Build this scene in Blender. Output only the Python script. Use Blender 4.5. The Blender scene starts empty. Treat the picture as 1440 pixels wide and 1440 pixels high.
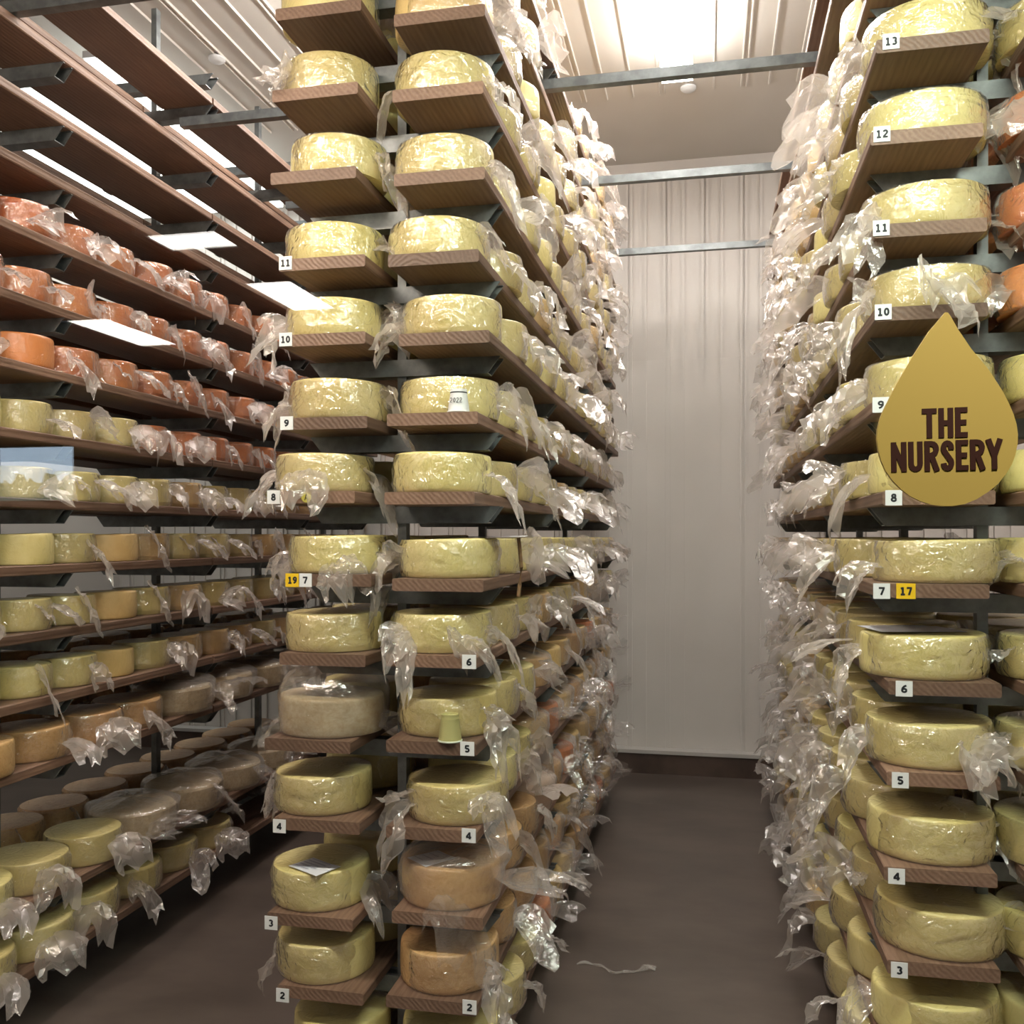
import bpy, math, random
from math import sin, cos, tan, atan, pi, radians as R, sqrt
from mathutils import Vector, noise

random.seed(7)
sc = bpy.context.scene
COL = sc.collection
EYE = 2.0                       # camera height over the floor
F = 1300.0                      # focal length in pixels of a 1440 frame
YAW = R(12.0)
HY = 755.0                      # horizon row
cY, sY = cos(YAW), sin(YAW)

# ------------------------------------------------------------------ measuring helpers
def at_Y(px, py, Y):
    """world X, Z of the photo pixel on the vertical plane at distance Y down the aisle"""
    t = math.atan((px - 720.0) / F) - YAW
    X = tan(t) * Y
    d = -X * sY + Y * cY
    return X, EYE + (HY - py) / F * d

def project(x, y, z):
    d = -x * sY + y * cY
    if d < 0.05: return (-9999, -9999, d)
    return (720 + F * (x * cY + y * sY) / d, HY - F * (z - EYE) / d, d)

# ------------------------------------------------------------------ mesh helpers
class MB:
    def __init__(s): s.v = []; s.f = []; s.m = []
    def face(s, idx, m=0): s.f.append(tuple(idx)); s.m.append(m)
    def box(s, x0, x1, y0, y1, z0, z1, m=0, taper=0.0, tz=0.0):
        b = len(s.v)
        s.v += [(x0+taper,y0,z0),(x1-taper,y0,z0),(x1-taper,y1,z0),(x0+taper,y1,z0),
                (x0,y0,z1),(x1,y0,z1),(x1,y1,z1),(x0,y1,z1)]
        for q in ((0,3,2,1),(4,5,6,7),(0,1,5,4),(1,2,6,5),(2,3,7,6),(3,0,4,7)):
            s.face([b+i for i in q], m)
    def lathe(s, prof, n=32, cx=0, cy=0, m=0, wob=None, caps=True):
        b = len(s.v)
        for j, (r, z) in enumerate(prof):
            for i in range(n):
                a = 2*pi*i/n
                rr = r; zz = z
                if wob: rr, zz = wob(r, z, a)
                s.v.append((cx+rr*cos(a), cy+rr*sin(a), zz))
        for j in range(len(prof)-1):
            for i in range(n):
                k = (i+1) % n
                s.face((b+j*n+i, b+j*n+k, b+(j+1)*n+k, b+(j+1)*n+i), m)
        if caps:
            s.face([b+i for i in range(n)][::-1], m)
            s.face([b+(len(prof)-1)*n+i for i in range(n)], m)
    def grid(s, fn, nu, nv, m=0, wrap=False):
        b = len(s.v)
        for i in range(nu):
            for j in range(nv):
                s.v.append(tuple(fn(i/(nu-1), j/(nv-1) if not wrap else j/nv)))
        for i in range(nu-1):
            for j in range(nv if wrap else nv-1):
                k = (j+1) % nv
                a_, b_, c_, d_ = b+i*nv+j, b+(i+1)*nv+j, b+(i+1)*nv+k, b+i*nv+k
                if (i+j) % 2: s.face((a_,b_,c_), m); s.face((a_,c_,d_), m)
                else: s.face((a_,b_,d_), m); s.face((b_,c_,d_), m)
    def tube(s, pts, r, n=8, m=0):
        b = len(s.v); L = len(pts)
        for i, p in enumerate(pts):
            p = Vector(p)
            d = (Vector(pts[min(i+1,L-1)]) - Vector(pts[max(i-1,0)])).normalized()
            u = d.cross(Vector((0,0,1)))
            if u.length < .05: u = d.cross(Vector((1,0,0)))
            u.normalize(); w = d.cross(u)
            for k in range(n):
                a = 2*pi*k/n
                s.v.append(tuple(p + (u*cos(a) + w*sin(a))*(r(i/(L-1)) if callable(r) else r)))
        for i in range(L-1):
            for k in range(n):
                q = (k+1) % n
                s.face((b+i*n+k, b+i*n+q, b+(i+1)*n+q, b+(i+1)*n+k), m)
        s.face([b+k for k in range(n)][::-1], m); s.face([b+(L-1)*n+k for k in range(n)], m)
    def merge(s, o, mat=None, T=None):
        b = len(s.v)
        s.v += [T(p) for p in o.v] if T else o.v
        for f, mm in zip(o.f, o.m): s.face([b+i for i in f], mm if mat is None else mat)
    def mesh(s, name, mats, smooth=None):
        me = bpy.data.meshes.new(name)
        me.from_pydata(s.v, [], s.f)
        for m in (mats if isinstance(mats, (list, tuple)) else [mats]): me.materials.append(m)
        me.polygons.foreach_set('material_index', s.m)
        if smooth is not None:
            me.polygons.foreach_set('use_smooth', [True]*len(me.polygons))
            me.update()
            if smooth < 179: me.set_sharp_from_angle(angle=R(smooth))
        me.update()
        return me
    def obj(s, name, mats, parent=None, smooth=None, loc=None):
        return link(name, s.mesh(name, mats, smooth), parent, loc)

def link(name, data, parent=None, loc=None):
    o = bpy.data.objects.new(name, data); COL.objects.link(o)
    if parent: o.parent = parent
    if loc: o.location = loc
    return o

def tag(o, label=None, cat=None, group=None, kind=None):
    if label: o['label'] = label
    if cat: o['category'] = cat
    if group: o['group'] = group
    if kind: o['kind'] = kind
    return o

def empty(name, loc=(0,0,0)):
    return link(name, None, None, loc)

# ------------------------------------------------------------------ materials
def newmat(name):
    m = bpy.data.materials.new(name); m.use_nodes = True
    nt = m.node_tree; nt.nodes.clear()
    out = nt.nodes.new('ShaderNodeOutputMaterial')
    def N(t, **kw):
        n = nt.nodes.new('ShaderNode'+t)
        for k, v in kw.items():
            if k.startswith('_'): setattr(n, k[1:], v)
            else:
                key = k.replace('__', ' ')
                n.inputs[key].default_value = v
        return n
    return m, nt, out, N, nt.links.new

def srgb(r, g, b):
    def f(c):
        c /= 255.0
        return c/12.92 if c <= .04045 else ((c+.055)/1.055)**2.4
    return (f(r), f(g), f(b), 1)

def mat_simple(name, col, rough=.5, metal=0, emit=None, estr=0, spec=.5):
    m, nt, out, N, L = newmat(name)
    p = N('BsdfPrincipled', Base__Color=col, Roughness=rough, Metallic=metal)
    p.inputs['Specular IOR Level'].default_value = spec
    if emit:
        p.inputs['Emission Color'].default_value = emit; p.inputs['Emission Strength'].default_value = estr
    L(p.outputs[0], out.inputs[0])
    return m

def mat_cheese(name, c1, c2, rind=0.0, coat=.8):
    m, nt, out, N, L = newmat(name)
    tc = N('TexCoord'); oi = N('ObjectInfo')
    add = N('VectorMath', _operation='ADD'); L(tc.outputs['Object'], add.inputs[0])
    sc_ = N('VectorMath', _operation='SCALE', Scale=37.0)
    cmb = N('CombineXYZ'); 
    for i in range(3): L(oi.outputs['Random'], cmb.inputs[i])
    L(cmb.outputs[0], sc_.inputs[0]); L(sc_.outputs[0], add.inputs[1])
    n1 = N('TexNoise', Scale=5.0, Detail=4.0, Roughness=.6); L(add.outputs[0], n1.inputs['Vector'])
    n2 = N('TexNoise', Scale=60.0, Detail=5.0, Roughness=.7); L(add.outputs[0], n2.inputs['Vector'])
    mx = N('MixRGB', Color1=c1, Color2=c2); 
    cr = N('ValToRGB'); cr.color_ramp.elements[0].position = .35; cr.color_ramp.elements[1].position = .68
    L(n1.outputs['Fac'], cr.inputs[0]); L(cr.outputs[0], mx.inputs[0])
    mx2 = N('MixRGB', _blend_type='MULTIPLY', Color2=(.72,.60,.42,1))
    cr2 = N('ValToRGB'); cr2.color_ramp.elements[0].position = .52 - rind*.1; cr2.color_ramp.elements[1].position = .75
    cr2.color_ramp.elements[1].color = (.35+rind*.6,)*3+(1,)
    L(n2.outputs['Fac'], cr2.inputs[0]); L(cr2.outputs[0], mx2.inputs[0]); L(mx.outputs[0], mx2.inputs[1])
    hs = N('HueSaturation'); L(mx2.outputs[0], hs.inputs['Color'])
    mr = N('MapRange'); mr.inputs['To Min'].default_value = .9; mr.inputs['To Max'].default_value = 1.08
    L(oi.outputs['Random'], mr.inputs[0]); L(mr.outputs[0], hs.inputs['Value'])
    mr2 = N('MapRange'); mr2.inputs['To Min'].default_value = .492; mr2.inputs['To Max'].default_value = .506
    L(oi.outputs['Random'], mr2.inputs[0]); L(mr2.outputs[0], hs.inputs['Hue'])
    # creases of the tight film: warped voronoi edges
    wr = N('TexNoise', Scale=6.0, Detail=2.0); L(add.outputs[0], wr.inputs['Vector'])
    w2 = N('VectorMath', _operation='SCALE', Scale=.25); L(wr.outputs['Color'], w2.inputs[0])
    w3 = N('VectorMath', _operation='ADD'); L(add.outputs[0], w3.inputs[0]); L(w2.outputs[0], w3.inputs[1])
    mp = N('Mapping'); mp.inputs['Scale'].default_value = (1, 1, .8); mp.inputs['Rotation'].default_value = (.4, .5, .2)
    L(w3.outputs[0], mp.inputs[0])
    vo = N('TexVoronoi', Scale=11.0, _feature='DISTANCE_TO_EDGE'); L(mp.outputs[0], vo.inputs['Vector'])
    vc = N('ValToRGB'); vc.color_ramp.elements[0].position = 0; vc.color_ramp.elements[1].position = .05
    L(vo.outputs['Distance'], vc.inputs[0])
    fin = N('TexNoise', Scale=34.0, Detail=3.0, Distortion=1.2); L(mp.outputs[0], fin.inputs['Vector'])
    ad = N('Math', _operation='MULTIPLY_ADD'); ad.inputs[1].default_value = .9
    L(fin.outputs['Fac'], ad.inputs[0]); L(vc.outputs[0], ad.inputs[2])
    bc = N('Bump', Strength=.6, Distance=.009); L(ad.outputs[0], bc.inputs['Height'])
    bb = N('Bump', Strength=.35, Distance=.004); L(n2.outputs['Fac'], bb.inputs['Height'])
    p = N('BsdfPrincipled', Roughness=.55)
    L(hs.outputs[0], p.inputs['Base Color']); L(bb.outputs[0], p.inputs['Normal'])
    p.inputs['Coat Weight'].default_value = coat; p.inputs['Coat Roughness'].default_value = .17
    L(bc.outputs[0], p.inputs['Coat Normal'])
    p.inputs['Subsurface Weight'].default_value = 0.0
    L(p.outputs[0], out.inputs[0])
    return m

def schlick(N, L, base, mult=1.0, normal=None):
    """view-angle reflectance of a thin sheet, the same from both sides"""
    lw = N('LayerWeight', Blend=.5)
    if normal: L(normal, lw.inputs['Normal'])
    p = N('Math', _operation='POWER'); p.inputs[1].default_value = 5.0; L(lw.outputs['Facing'], p.inputs[0])
    a = N('Math', _operation='MULTIPLY_ADD', _use_clamp=True); a.inputs[1].default_value = (1-base)*mult; a.inputs[2].default_value = base*mult
    L(p.outputs[0], a.inputs[0])
    return a.outputs[0]

def mat_film(name, milk=.20, gloss=1.0, tint=(.83,.765,.73,1), bump=.4):
    m, nt, out, N, L = newmat(name)
    tc = N('TexCoord'); oi = N('ObjectInfo')
    sc_ = N('VectorMath', _operation='SCALE', Scale=23.0); cmb = N('CombineXYZ')
    for i in range(3): L(oi.outputs['Random'], cmb.inputs[i])
    L(cmb.outputs[0], sc_.inputs[0])
    add = N('VectorMath', _operation='ADD'); L(tc.outputs['Object'], add.inputs[0]); L(sc_.outputs[0], add.inputs[1])
    n = N('TexNoise', Scale=22.0, Detail=2.5, Roughness=.55, Distortion=1.6); L(add.outputs[0], n.inputs['Vector'])
    b = N('Bump', Strength=bump, Distance=.015); L(n.outputs['Fac'], b.inputs['Height'])
    tr = N('BsdfTransparent', Color=(.985,.98,.98,1))
    di = N('BsdfDiffuse', Color=tint); tl = N('BsdfTranslucent', Color=tint)
    mdt = N('MixShader', Fac=.5); L(di.outputs[0], mdt.inputs[1]); L(tl.outputs[0], mdt.inputs[2])
    lw = N('LayerWeight', Blend=.5)
    pw = N('Math', _operation='POWER'); pw.inputs[1].default_value = 2.5; L(lw.outputs['Facing'], pw.inputs[0])
    n2 = N('TexNoise', Scale=9.0, Detail=2.0); L(add.outputs[0], n2.inputs['Vector'])
    f1 = N('Math', _operation='MULTIPLY_ADD'); f1.inputs[1].default_value = .40; f1.inputs[2].default_value = milk - .08
    L(pw.outputs[0], f1.inputs[0])
    f2 = N('Math', _operation='MULTIPLY_ADD', _use_clamp=True); f2.inputs[1].default_value = .16
    L(n2.outputs['Fac'], f2.inputs[0]); L(f1.outputs[0], f2.inputs[2])
    mA = N('MixShader'); L(f2.outputs[0], mA.inputs[0]); L(tr.outputs[0], mA.inputs[1]); L(mdt.outputs[0], mA.inputs[2])
    gl = N('BsdfGlossy', Color=(1,1,1,1), Roughness=.16); L(b.outputs[0], gl.inputs['Normal'])
    mB = N('MixShader'); L(schlick(N, L, .07, gloss, b.outputs[0]), mB.inputs[0]); L(mA.outputs[0], mB.inputs[1]); L(gl.outputs[0], mB.inputs[2])
    L(mB.outputs[0], out.inputs[0])
    return m

def mat_wood(name, c1, c2, c3):
    m, nt, out, N, L = newmat(name)
    tc = N('TexCoord'); oi = N('ObjectInfo')
    cmb = N('CombineXYZ'); L(oi.outputs['Random'], cmb.inputs[0]); L(oi.outputs['Random'], cmb.inputs[2]); L(oi.outputs['Random'], cmb.inputs[1])
    sc_ = N('VectorMath', _operation='SCALE', Scale=9.0); L(cmb.outputs[0], sc_.inputs[0])
    add = N('VectorMath', _operation='ADD'); L(tc.outputs['Object'], add.inputs[0]); L(sc_.outputs[0], add.inputs[1])
    mp = N('Mapping'); mp.inputs['Scale'].default_value = (1, .06, 1); L(add.outputs[0], mp.inputs[0])
    n0 = N('TexNoise', Scale=5.0, Detail=3.0); L(mp.outputs[0], n0.inputs['Vector'])
    w = N('TexWave', _wave_type='RINGS', _rings_direction='Y', Scale=22.0, Distortion=6.0, Detail=3.0)
    w.inputs['Detail Scale'].default_value = .8
    L(mp.outputs[0], w.inputs['Vector'])
    n1 = N('TexNoise', Scale=90.0, Detail=4.0, Roughness=.7); L(mp.outputs[0], n1.inputs['Vector'])
    mx = N('MixRGB', Color1=c1, Color2=c2); L(w.outputs['Fac'], mx.inputs[0])
    mx2 = N('MixRGB', Color2=c3); r = N('ValToRGB'); r.color_ramp.elements[0].position = .45; r.color_ramp.elements[1].position = .75
    r.color_ramp.elements[1].color = (.7,.7,.7,1)
    L(n1.outputs['Fac'], r.inputs[0]); L(r.outputs[0], mx2.inputs[0]); L(mx.outputs[0], mx2.inputs[1])
    hs = N('HueSaturation'); L(mx2.outputs[0], hs.inputs['Color'])
    mr = N('MapRange'); mr.inputs['To Min'].default_value = .75; mr.inputs['To Max'].default_value = 1.25
    L(oi.outputs['Random'], mr.inputs[0]); L(mr.outputs[0], hs.inputs['Value'])
    # large soft stains
    n3 = N('TexNoise', Scale=2.2, Detail=2.0); L(add.outputs[0], n3.inputs['Vector'])
    mr3 = N('MapRange'); mr3.inputs['From Min'].default_value = .3; mr3.inputs['From Max'].default_value = .7
    mr3.inputs['To Min'].default_value = .75; mr3.inputs['To Max'].default_value = 1.15
    L(n3.outputs['Fac'], mr3.inputs[0])
    mul = N('VectorMath', _operation='SCALE'); L(hs.outputs[0], mul.inputs[0]); L(mr3.outputs[0], mul.inputs['Scale'])
    b = N('Bump', Strength=.25, Distance=.003); L(w.outputs['Fac'], b.inputs['Height'])
    p = N('BsdfPrincipled', Roughness=.55); L(mul.outputs[0], p.inputs['Base Color']); L(b.outputs[0], p.inputs['Normal'])
    L(p.outputs[0], out.inputs[0])
    return m

def mat_noise(name, c1, c2, scale=6, rough=.5, metal=0, stretch=(1,1,1), bump=.1, coords='Object'):
    m, nt, out, N, L = newmat(name)
    tc = N('TexCoord'); mp = N('Mapping'); mp.inputs['Scale'].default_value = stretch
    L(tc.outputs[coords], mp.inputs[0])
    n = N('TexNoise', Scale=scale, Detail=5.0, Roughness=.6); L(mp.outputs[0], n.inputs['Vector'])
    cr = N('ValToRGB'); cr.color_ramp.elements[0].position = .35; cr.color_ramp.elements[1].position = .65
    cr.color_ramp.elements[0].color = c1; cr.color_ramp.elements[1].color = c2
    L(n.outputs['Fac'], cr.inputs[0])
    n2 = N('TexNoise', Scale=scale*9, Detail=4.0); L(mp.outputs[0], n2.inputs['Vector'])
    b = N('Bump', Strength=bump, Distance=.004); L(n2.outputs['Fac'], b.inputs['Height'])
    p = N('BsdfPrincipled', Roughness=rough, Metallic=metal); L(cr.outputs[0], p.inputs['Base Color']); L(b.outputs[0], p.inputs['Normal'])
    L(p.outputs[0], out.inputs[0])
    return m

M = {}
M['yellow'] = mat_cheese('cheese_pale_yellow', srgb(222,209,148), srgb(213,197,126))
M['gold'] = mat_cheese('cheese_golden', srgb(220,190,132), srgb(208,174,114))
M['orange'] = mat_cheese('cheese_orange', srgb(212,136,82), srgb(198,116,66))
M['tan'] = mat_cheese('cheese_tan_rind', srgb(206,168,116), srgb(186,144,96), rind=.6)
M['bloom'] = mat_cheese('cheese_bloomy_rind', srgb(196,182,152), srgb(168,150,118), rind=1.0, coat=.1)
M['film'] = mat_film('clear_film', .33, 1.3)
M['cling'] = mat_film('clinging_film', .02, 2.2, (.95,.88,.72,1), bump=.8)
M['bag'] = mat_film('clear_bag', .10, 1.3, (.96,.90,.86,1), .4)
M['milkbag'] = mat_film('milky_bag', .58, 1.0, (.82,.71,.65,1), .35)
M['wood'] = mat_wood('board_wood', srgb(117,91,75), srgb(106,80,65), srgb(134,109,91))
M['steel'] = mat_noise('galvanised_steel', srgb(98,102,104), srgb(126,131,132), 14, .42, .6)
M['wall'] = mat_noise('wall_panel', srgb(206,200,195), srgb(214,208,203), 1.2, .42, bump=.02)
M['ceil'] = mat_noise('ceiling_panel', srgb(214,208,200), srgb(220,215,208), 1.5, .5, bump=.02)
M['floor'] = mat_noise('floor_concrete', srgb(76,66,60), srgb(94,83,76), 1.6, .42, bump=.12, stretch=(1,1.6,1))
M['kerb'] = mat_noise('kerb_concrete', srgb(66,52,46), srgb(86,70,62), 4, .5, bump=.2)
M['trim'] = mat_simple('white_trim', srgb(190,186,182), .4)
M['white'] = mat_simple('white_plastic', srgb(228,230,232), .45)
M['ink'] = mat_simple('black_ink', srgb(22,26,34), .6)
M['tagyel'] = mat_simple('yellow_card', srgb(232,190,30), .5)
M['dotyel'] = mat_simple('yellow_sticker', srgb(206,196,90), .5)
M['sign'] = mat_simple('sign_yellow', srgb(226,192,96), .45)
M['brown'] = mat_simple('sign_brown_ink', srgb(72,36,20), .5)
M['paper'] = mat_simple('paper', srgb(226,228,236), .7)
M['print'] = mat_simple('paper_print', srgb(176,180,198), .7)
M['cup'] = mat_simple('paper_cup', srgb(206,214,196), .6)
M['cup_greenlit'] = mat_simple('greenlit_paper_cup', srgb(172,168,112), .6)  # greenish light falling on the cup is put into its colour
M['rope'] = mat_noise('rope_fibre', srgb(120,92,64), srgb(150,118,84), 60, .9, bump=.6)
M['housing'] = mat_simple('lamp_housing', srgb(200,200,200), .4)
M['grey'] = mat_simple('grey_cup', srgb(110,116,122), .5)
M['dark'] = mat_simple('dark_plastic', srgb(34,30,34), .5)
M['lamp'] = mat_simple('lamp_diffuser', (1,1,1,1), .5, emit=(1.0,.955,.91,1), estr=48)
M['lamp2'] = mat_simple('lamp_diffuser_far', (1,1,1,1), .5, emit=(.95,1,.97,1), estr=5)
M['panelamp'] = mat_simple('panel_lamp', (1,1,1,1), .5, emit=(1.0,.97,.92,1), estr=22)
M['daylight'] = mat_simple('daylight_pane', (.2,.3,.4,1), .3, emit=(.62,.80,1.0,1), estr=7)
M['trees'] = mat_simple('distant_trees', srgb(60,90,80), .9, emit=(.22,.36,.32,1), estr=3)  # glow put in for the daylight on the trees outside
M['roomdark'] = mat_simple('viewing_room_paint', srgb(48,40,36), .8)
M['roomfloor'] = mat_simple('viewing_room_floor', srgb(50,42,38), .7)

# glass of the viewing window: thin clear pane that mirrors a little
def mat_glass():
    m, nt, out, N, L = newmat('window_glass')
    tr = N('BsdfTransparent', Color=(.985,.99,.985,1)); gl = N('BsdfGlossy', Color=(1,1,1,1), Roughness=0.0)
    mx = N('MixShader')
    L(schlick(N, L, .038), mx.inputs[0]); L(tr.outputs[0], mx.inputs[1]); L(gl.outputs[0], mx.inputs[2]); L(mx.outputs[0], out.inputs[0])
    return m
M['glass'] = mat_glass()

# ------------------------------------------------------------------ the room
GY = 1.2                         # plane of the viewing window
XL, XR, YB, ZC = -5.6, 3.4, 8.0, 5.2
def struct(name, mb, mat, smooth=None, parent=None):
    o = mb.obj(name, mat, parent, smooth); 
    if not parent: o['kind'] = 'structure'
    return o
b = MB(); b.box(XL, XR, GY+.1, YB+.1, -.1, 0); struct('floor', b, M['floor'])
# ceiling of profiled panels: flat sheet with narrow ribs running down the room
b = MB(); b.box(XL, XR, GY+.1, YB+.1, ZC, ZC+.1)
x = XL + .12
k = 0
while x < XR-.05:
    w = .014
    b.box(x, x+w, GY+.1, 6.75, ZC-.014, ZC, taper=.004)
    if k % 3 == 0: b.box(x+.035, x+.035+w, GY+.1, 6.75, ZC-.014, ZC, taper=.004)
    x += .19; k += 1
struct('ceiling', b, M['ceil'])
b = MB(); b.box(XL, XR, YB, YB+.1, 0, ZC)
x = XL + .1; k = 0
while x < XR-.05:
    b.box(x, x+.022, YB-.022, YB, .2, ZC-.16, taper=.003)
    if k % 2 == 0: b.box(x+.040, x+.062, YB-.022, YB, .2, ZC-.16, taper=.003)
    x += .16; k += 1
struct('wall_back', b, M['wall'])
b = MB(); b.box(XL, XR, YB-.03, YB-.001, ZC-.13, ZC-.001); struct('trim_1', b, M['wall'])
b = MB(); b.box(XL-.1, XL, GY, YB+.1, 0, ZC); struct('wall_left', b, M['wall'])
b = MB(); b.box(XR, XR+.1, GY, YB+.1, 0, ZC); struct('wall_right', b, M['wall'])
b = MB(); b.box(XL, XR, YB-.12, YB-.007, 0, .17); struct('baseboard_back', b, M['kerb'])
b = MB(); b.box(XL, XR, YB-.13, YB-.007, .17, .20); struct('trim_2', b, M['trim'])
# window wall between the cheese store and the viewing room
wx0, wx1, wz0, wz1 = -2.2, 1.3, .9, 3.3
b = MB()
b.box(XL, wx0, GY-.05, GY+.1, 0, ZC); b.box(wx1, XR, GY-.05, GY+.1, 0, ZC)
b.box(wx0, wx1, GY-.05, GY+.1, 0, wz0); b.box(wx0, wx1, GY-.05, GY+.1, wz1, ZC)
struct('wall_front', b, M['wall'])
b = MB(); b.box(wx0, wx1, GY-.004, GY+.004, wz0, wz1)
win = struct('window_1', b, M['glass'])
b = MB(); t = .04
b.box(wx0, wx0+t, GY-.04, GY+.05, wz0, wz1); b.box(wx1-t, wx1, GY-.04, GY+.05, wz0, wz1)
b.box(wx0, wx1, GY-.04, GY+.05, wz0, wz0+t); b.box(wx0, wx1, GY-.04, GY+.05, wz1-t, wz1)
struct('window_frame', b, M['trim'], parent=win)
# viewing room around the camera
VX0, VX1, VY0, VZ = -5.4, 2.6, -3.2, 3.06
b = MB(); b.box(VX0, VX1, VY0, GY-.05, .3, .4); struct('floor', b, M['roomfloor'])
b = MB(); b.box(VX0, VX1, VY0, GY-.05, VZ, VZ+.1); struct('ceiling', b, M['roomdark'])
b = MB(); b.box(VX0, VX1, VY0-.1, VY0, .4, VZ)
struct('wall_viewing_rear', b, M['roomdark'])
b = MB(); b.box(VX0-.1, VX0, VY0, GY-.05, .4, VZ); struct('wall_viewing_left', b, M['roomdark'])
b = MB(); b.box(VX1, VX1+.1, VY0, GY-.05, .4, VZ); struct('wall_viewing_right', b, M['roomdark'])
b = MB(); b.box(-4.85, -4.25, VY0, VY0+.02, 2.25, 2.62); wv = struct('window_2', b, M['daylight'])
b = MB()
for q in ((-4.9,-4.85,2.2,2.67),(-4.25,-4.2,2.2,2.67),(-4.85,-4.25,2.2,2.25),(-4.85,-4.25,2.62,2.67)):
    b.box(q[0],q[1],VY0,VY0+.04,q[2],q[3])
struct('window_frame', b, M['dark'], parent=wv)
b = MB(); rt = random.Random(4); xs = [-4.85+.6*i/24 for i in range(25)]; zs = [2.36+rt.uniform(0,.09) for _ in xs]
for i in range(24):
    bs = len(b.v); b.v += [(xs[i],VY0+.03,2.25),(xs[i+1],VY0+.03,2.25),(xs[i+1],VY0+.03,zs[i+1]),(xs[i],VY0+.03,zs[i]),
                           (xs[i],VY0+.022,2.25),(xs[i+1],VY0+.022,2.25),(xs[i+1],VY0+.022,zs[i+1]),(xs[i],VY0+.022,zs[i])]
    b.face((bs,bs+1,bs+2,bs+3)); b.face((bs+3,bs+2,bs+6,bs+7)); b.face((bs+5,bs+4,bs+7,bs+6))
b.obj('tree_line', M['trees'], wv)
def panel_lamp(x0, x1, y0, y1, label):
    t_ = empty('ceiling_light_panel', ((x0+x1)/2, (y0+y1)/2, VZ-.02)); cx, cy = (x0+x1)/2, (y0+y1)/2
    tag(t_, label, 'ceiling light', 'light panels mirrored in the window')
    b = MB(); b.box(x0-cx, x1-cx, y0-cy, y1-cy, 0, .012); b.obj('diffuser', M['panelamp'], t_)
    b = MB()
    for q in ((x0-.03,x0,y0,y1),(x1,x1+.03,y0,y1),(x0-.03,x1+.03,y0-.03,y0),(x0-.03,x1+.03,y1,y1+.03)):
        b.box(q[0]-cx,q[1]-cx,q[2]-cy,q[3]-cy,-.004,.019)
    b.obj('lamp_frame', M['trim'], t_)
panel_lamp(-1.86, -1.66, -1.54, -1.08, 'white ceiling light panel, brightest reflection beside the tag 10 and 11 shelves')
panel_lamp(-1.90, -1.64, -.62, -.46, 'warm white ceiling light panel mirrored above the orange cheeses')
panel_lamp(-3.02, -2.80, -2.10, -1.50, 'cool ceiling light panel mirrored lowest, over the second orange cheese row')

# ------------------------------------------------------------------ racks
# front-edge measurements, photo rows of the board centres (tag centres)
CLy = {16:-217,15:-100,14:14,13:129,12:245,11:371,10:478,9:595,8:699,7:816,6:928,5:1049,4:1161,3:1298,2:1400,1:1512}
CRy = {16:-209,15:-92,14:22,13:130,12:247,11:363,10:475,9:589,8:700,7:823,6:930,5:1053,4:1174,3:1295,2:1415,1:1530}
RRy = {16:-315,15:-190,14:-65,13:61,12:189,11:321,10:440,9:569,8:700,7:831,6:969,5:1096,4:1231,3:1365,2:1495,1:1620}
CLx = {14:388,13:383,12:379,11:394,10:394,9:395,8:378,7:400,6:392,5:374,4:386,3:375,2:390}
CRx = {14:555,13:553,12:553,11:547,10:560,9:545,8:540,7:553,6:544,5:543,4:544,3:551,2:544}
RRx = {13:1232,12:1224,11:1230,10:1230,9:1229,8:1242,7:1232,6:1250,5:1247,4:1243,3:1248,2:1244}
YF = 2.87; TH = .04; BW = .305
def lvl(tab, px):
    return {n: at_Y(px, y, YF)[1] for n, y in tab.items()}
zCL, zCR, zRR = lvl(CLy, 445), lvl(CRy, 620), lvl(RRy, 1300)
zLL = {n: EYE + .27*(n+.17-7.67) + (.095 if n == 16 else 0) for n in range(1, 18)}

board_meshes = {}
def board_mesh(width, y0, y1, key):
    k = (round(width,3), round(y1-y0,2), key)
    if k in board_meshes: return board_meshes[k]
    b = MB(); rnd = random.Random(key*13+5)
    c = .004; ny = 7
    prof = [(-width/2+c,-TH/2),(width/2-c,-TH/2),(width/2,-TH/2+c),(width/2,TH/2-c),(width/2-c,TH/2),(-width/2+c,TH/2),(-width/2,TH/2-c),(-width/2,-TH/2+c)]
    for j in range(ny):
        y = (y1-y0)*j/(ny-1)
        dx = rnd.uniform(-.0015,.0015)
        for (px, pz) in prof: b.v.append((px+dx, y, pz))
    n = 8
    for j in range(ny-1):
        for i in range(n):
            q = (i+1) % n
            b.face((j*n+i, (j+1)*n+i, (j+1)*n+q, j*n+q))
    b.face(range(n)); b.face([(ny-1)*n+i for i in range(n)][::-1])
    # shallow groove on the underside where two planks of the board meet
    me = b.mesh('shelf_board', M['wood'])
    board_meshes[k] = me
    return me

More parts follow.
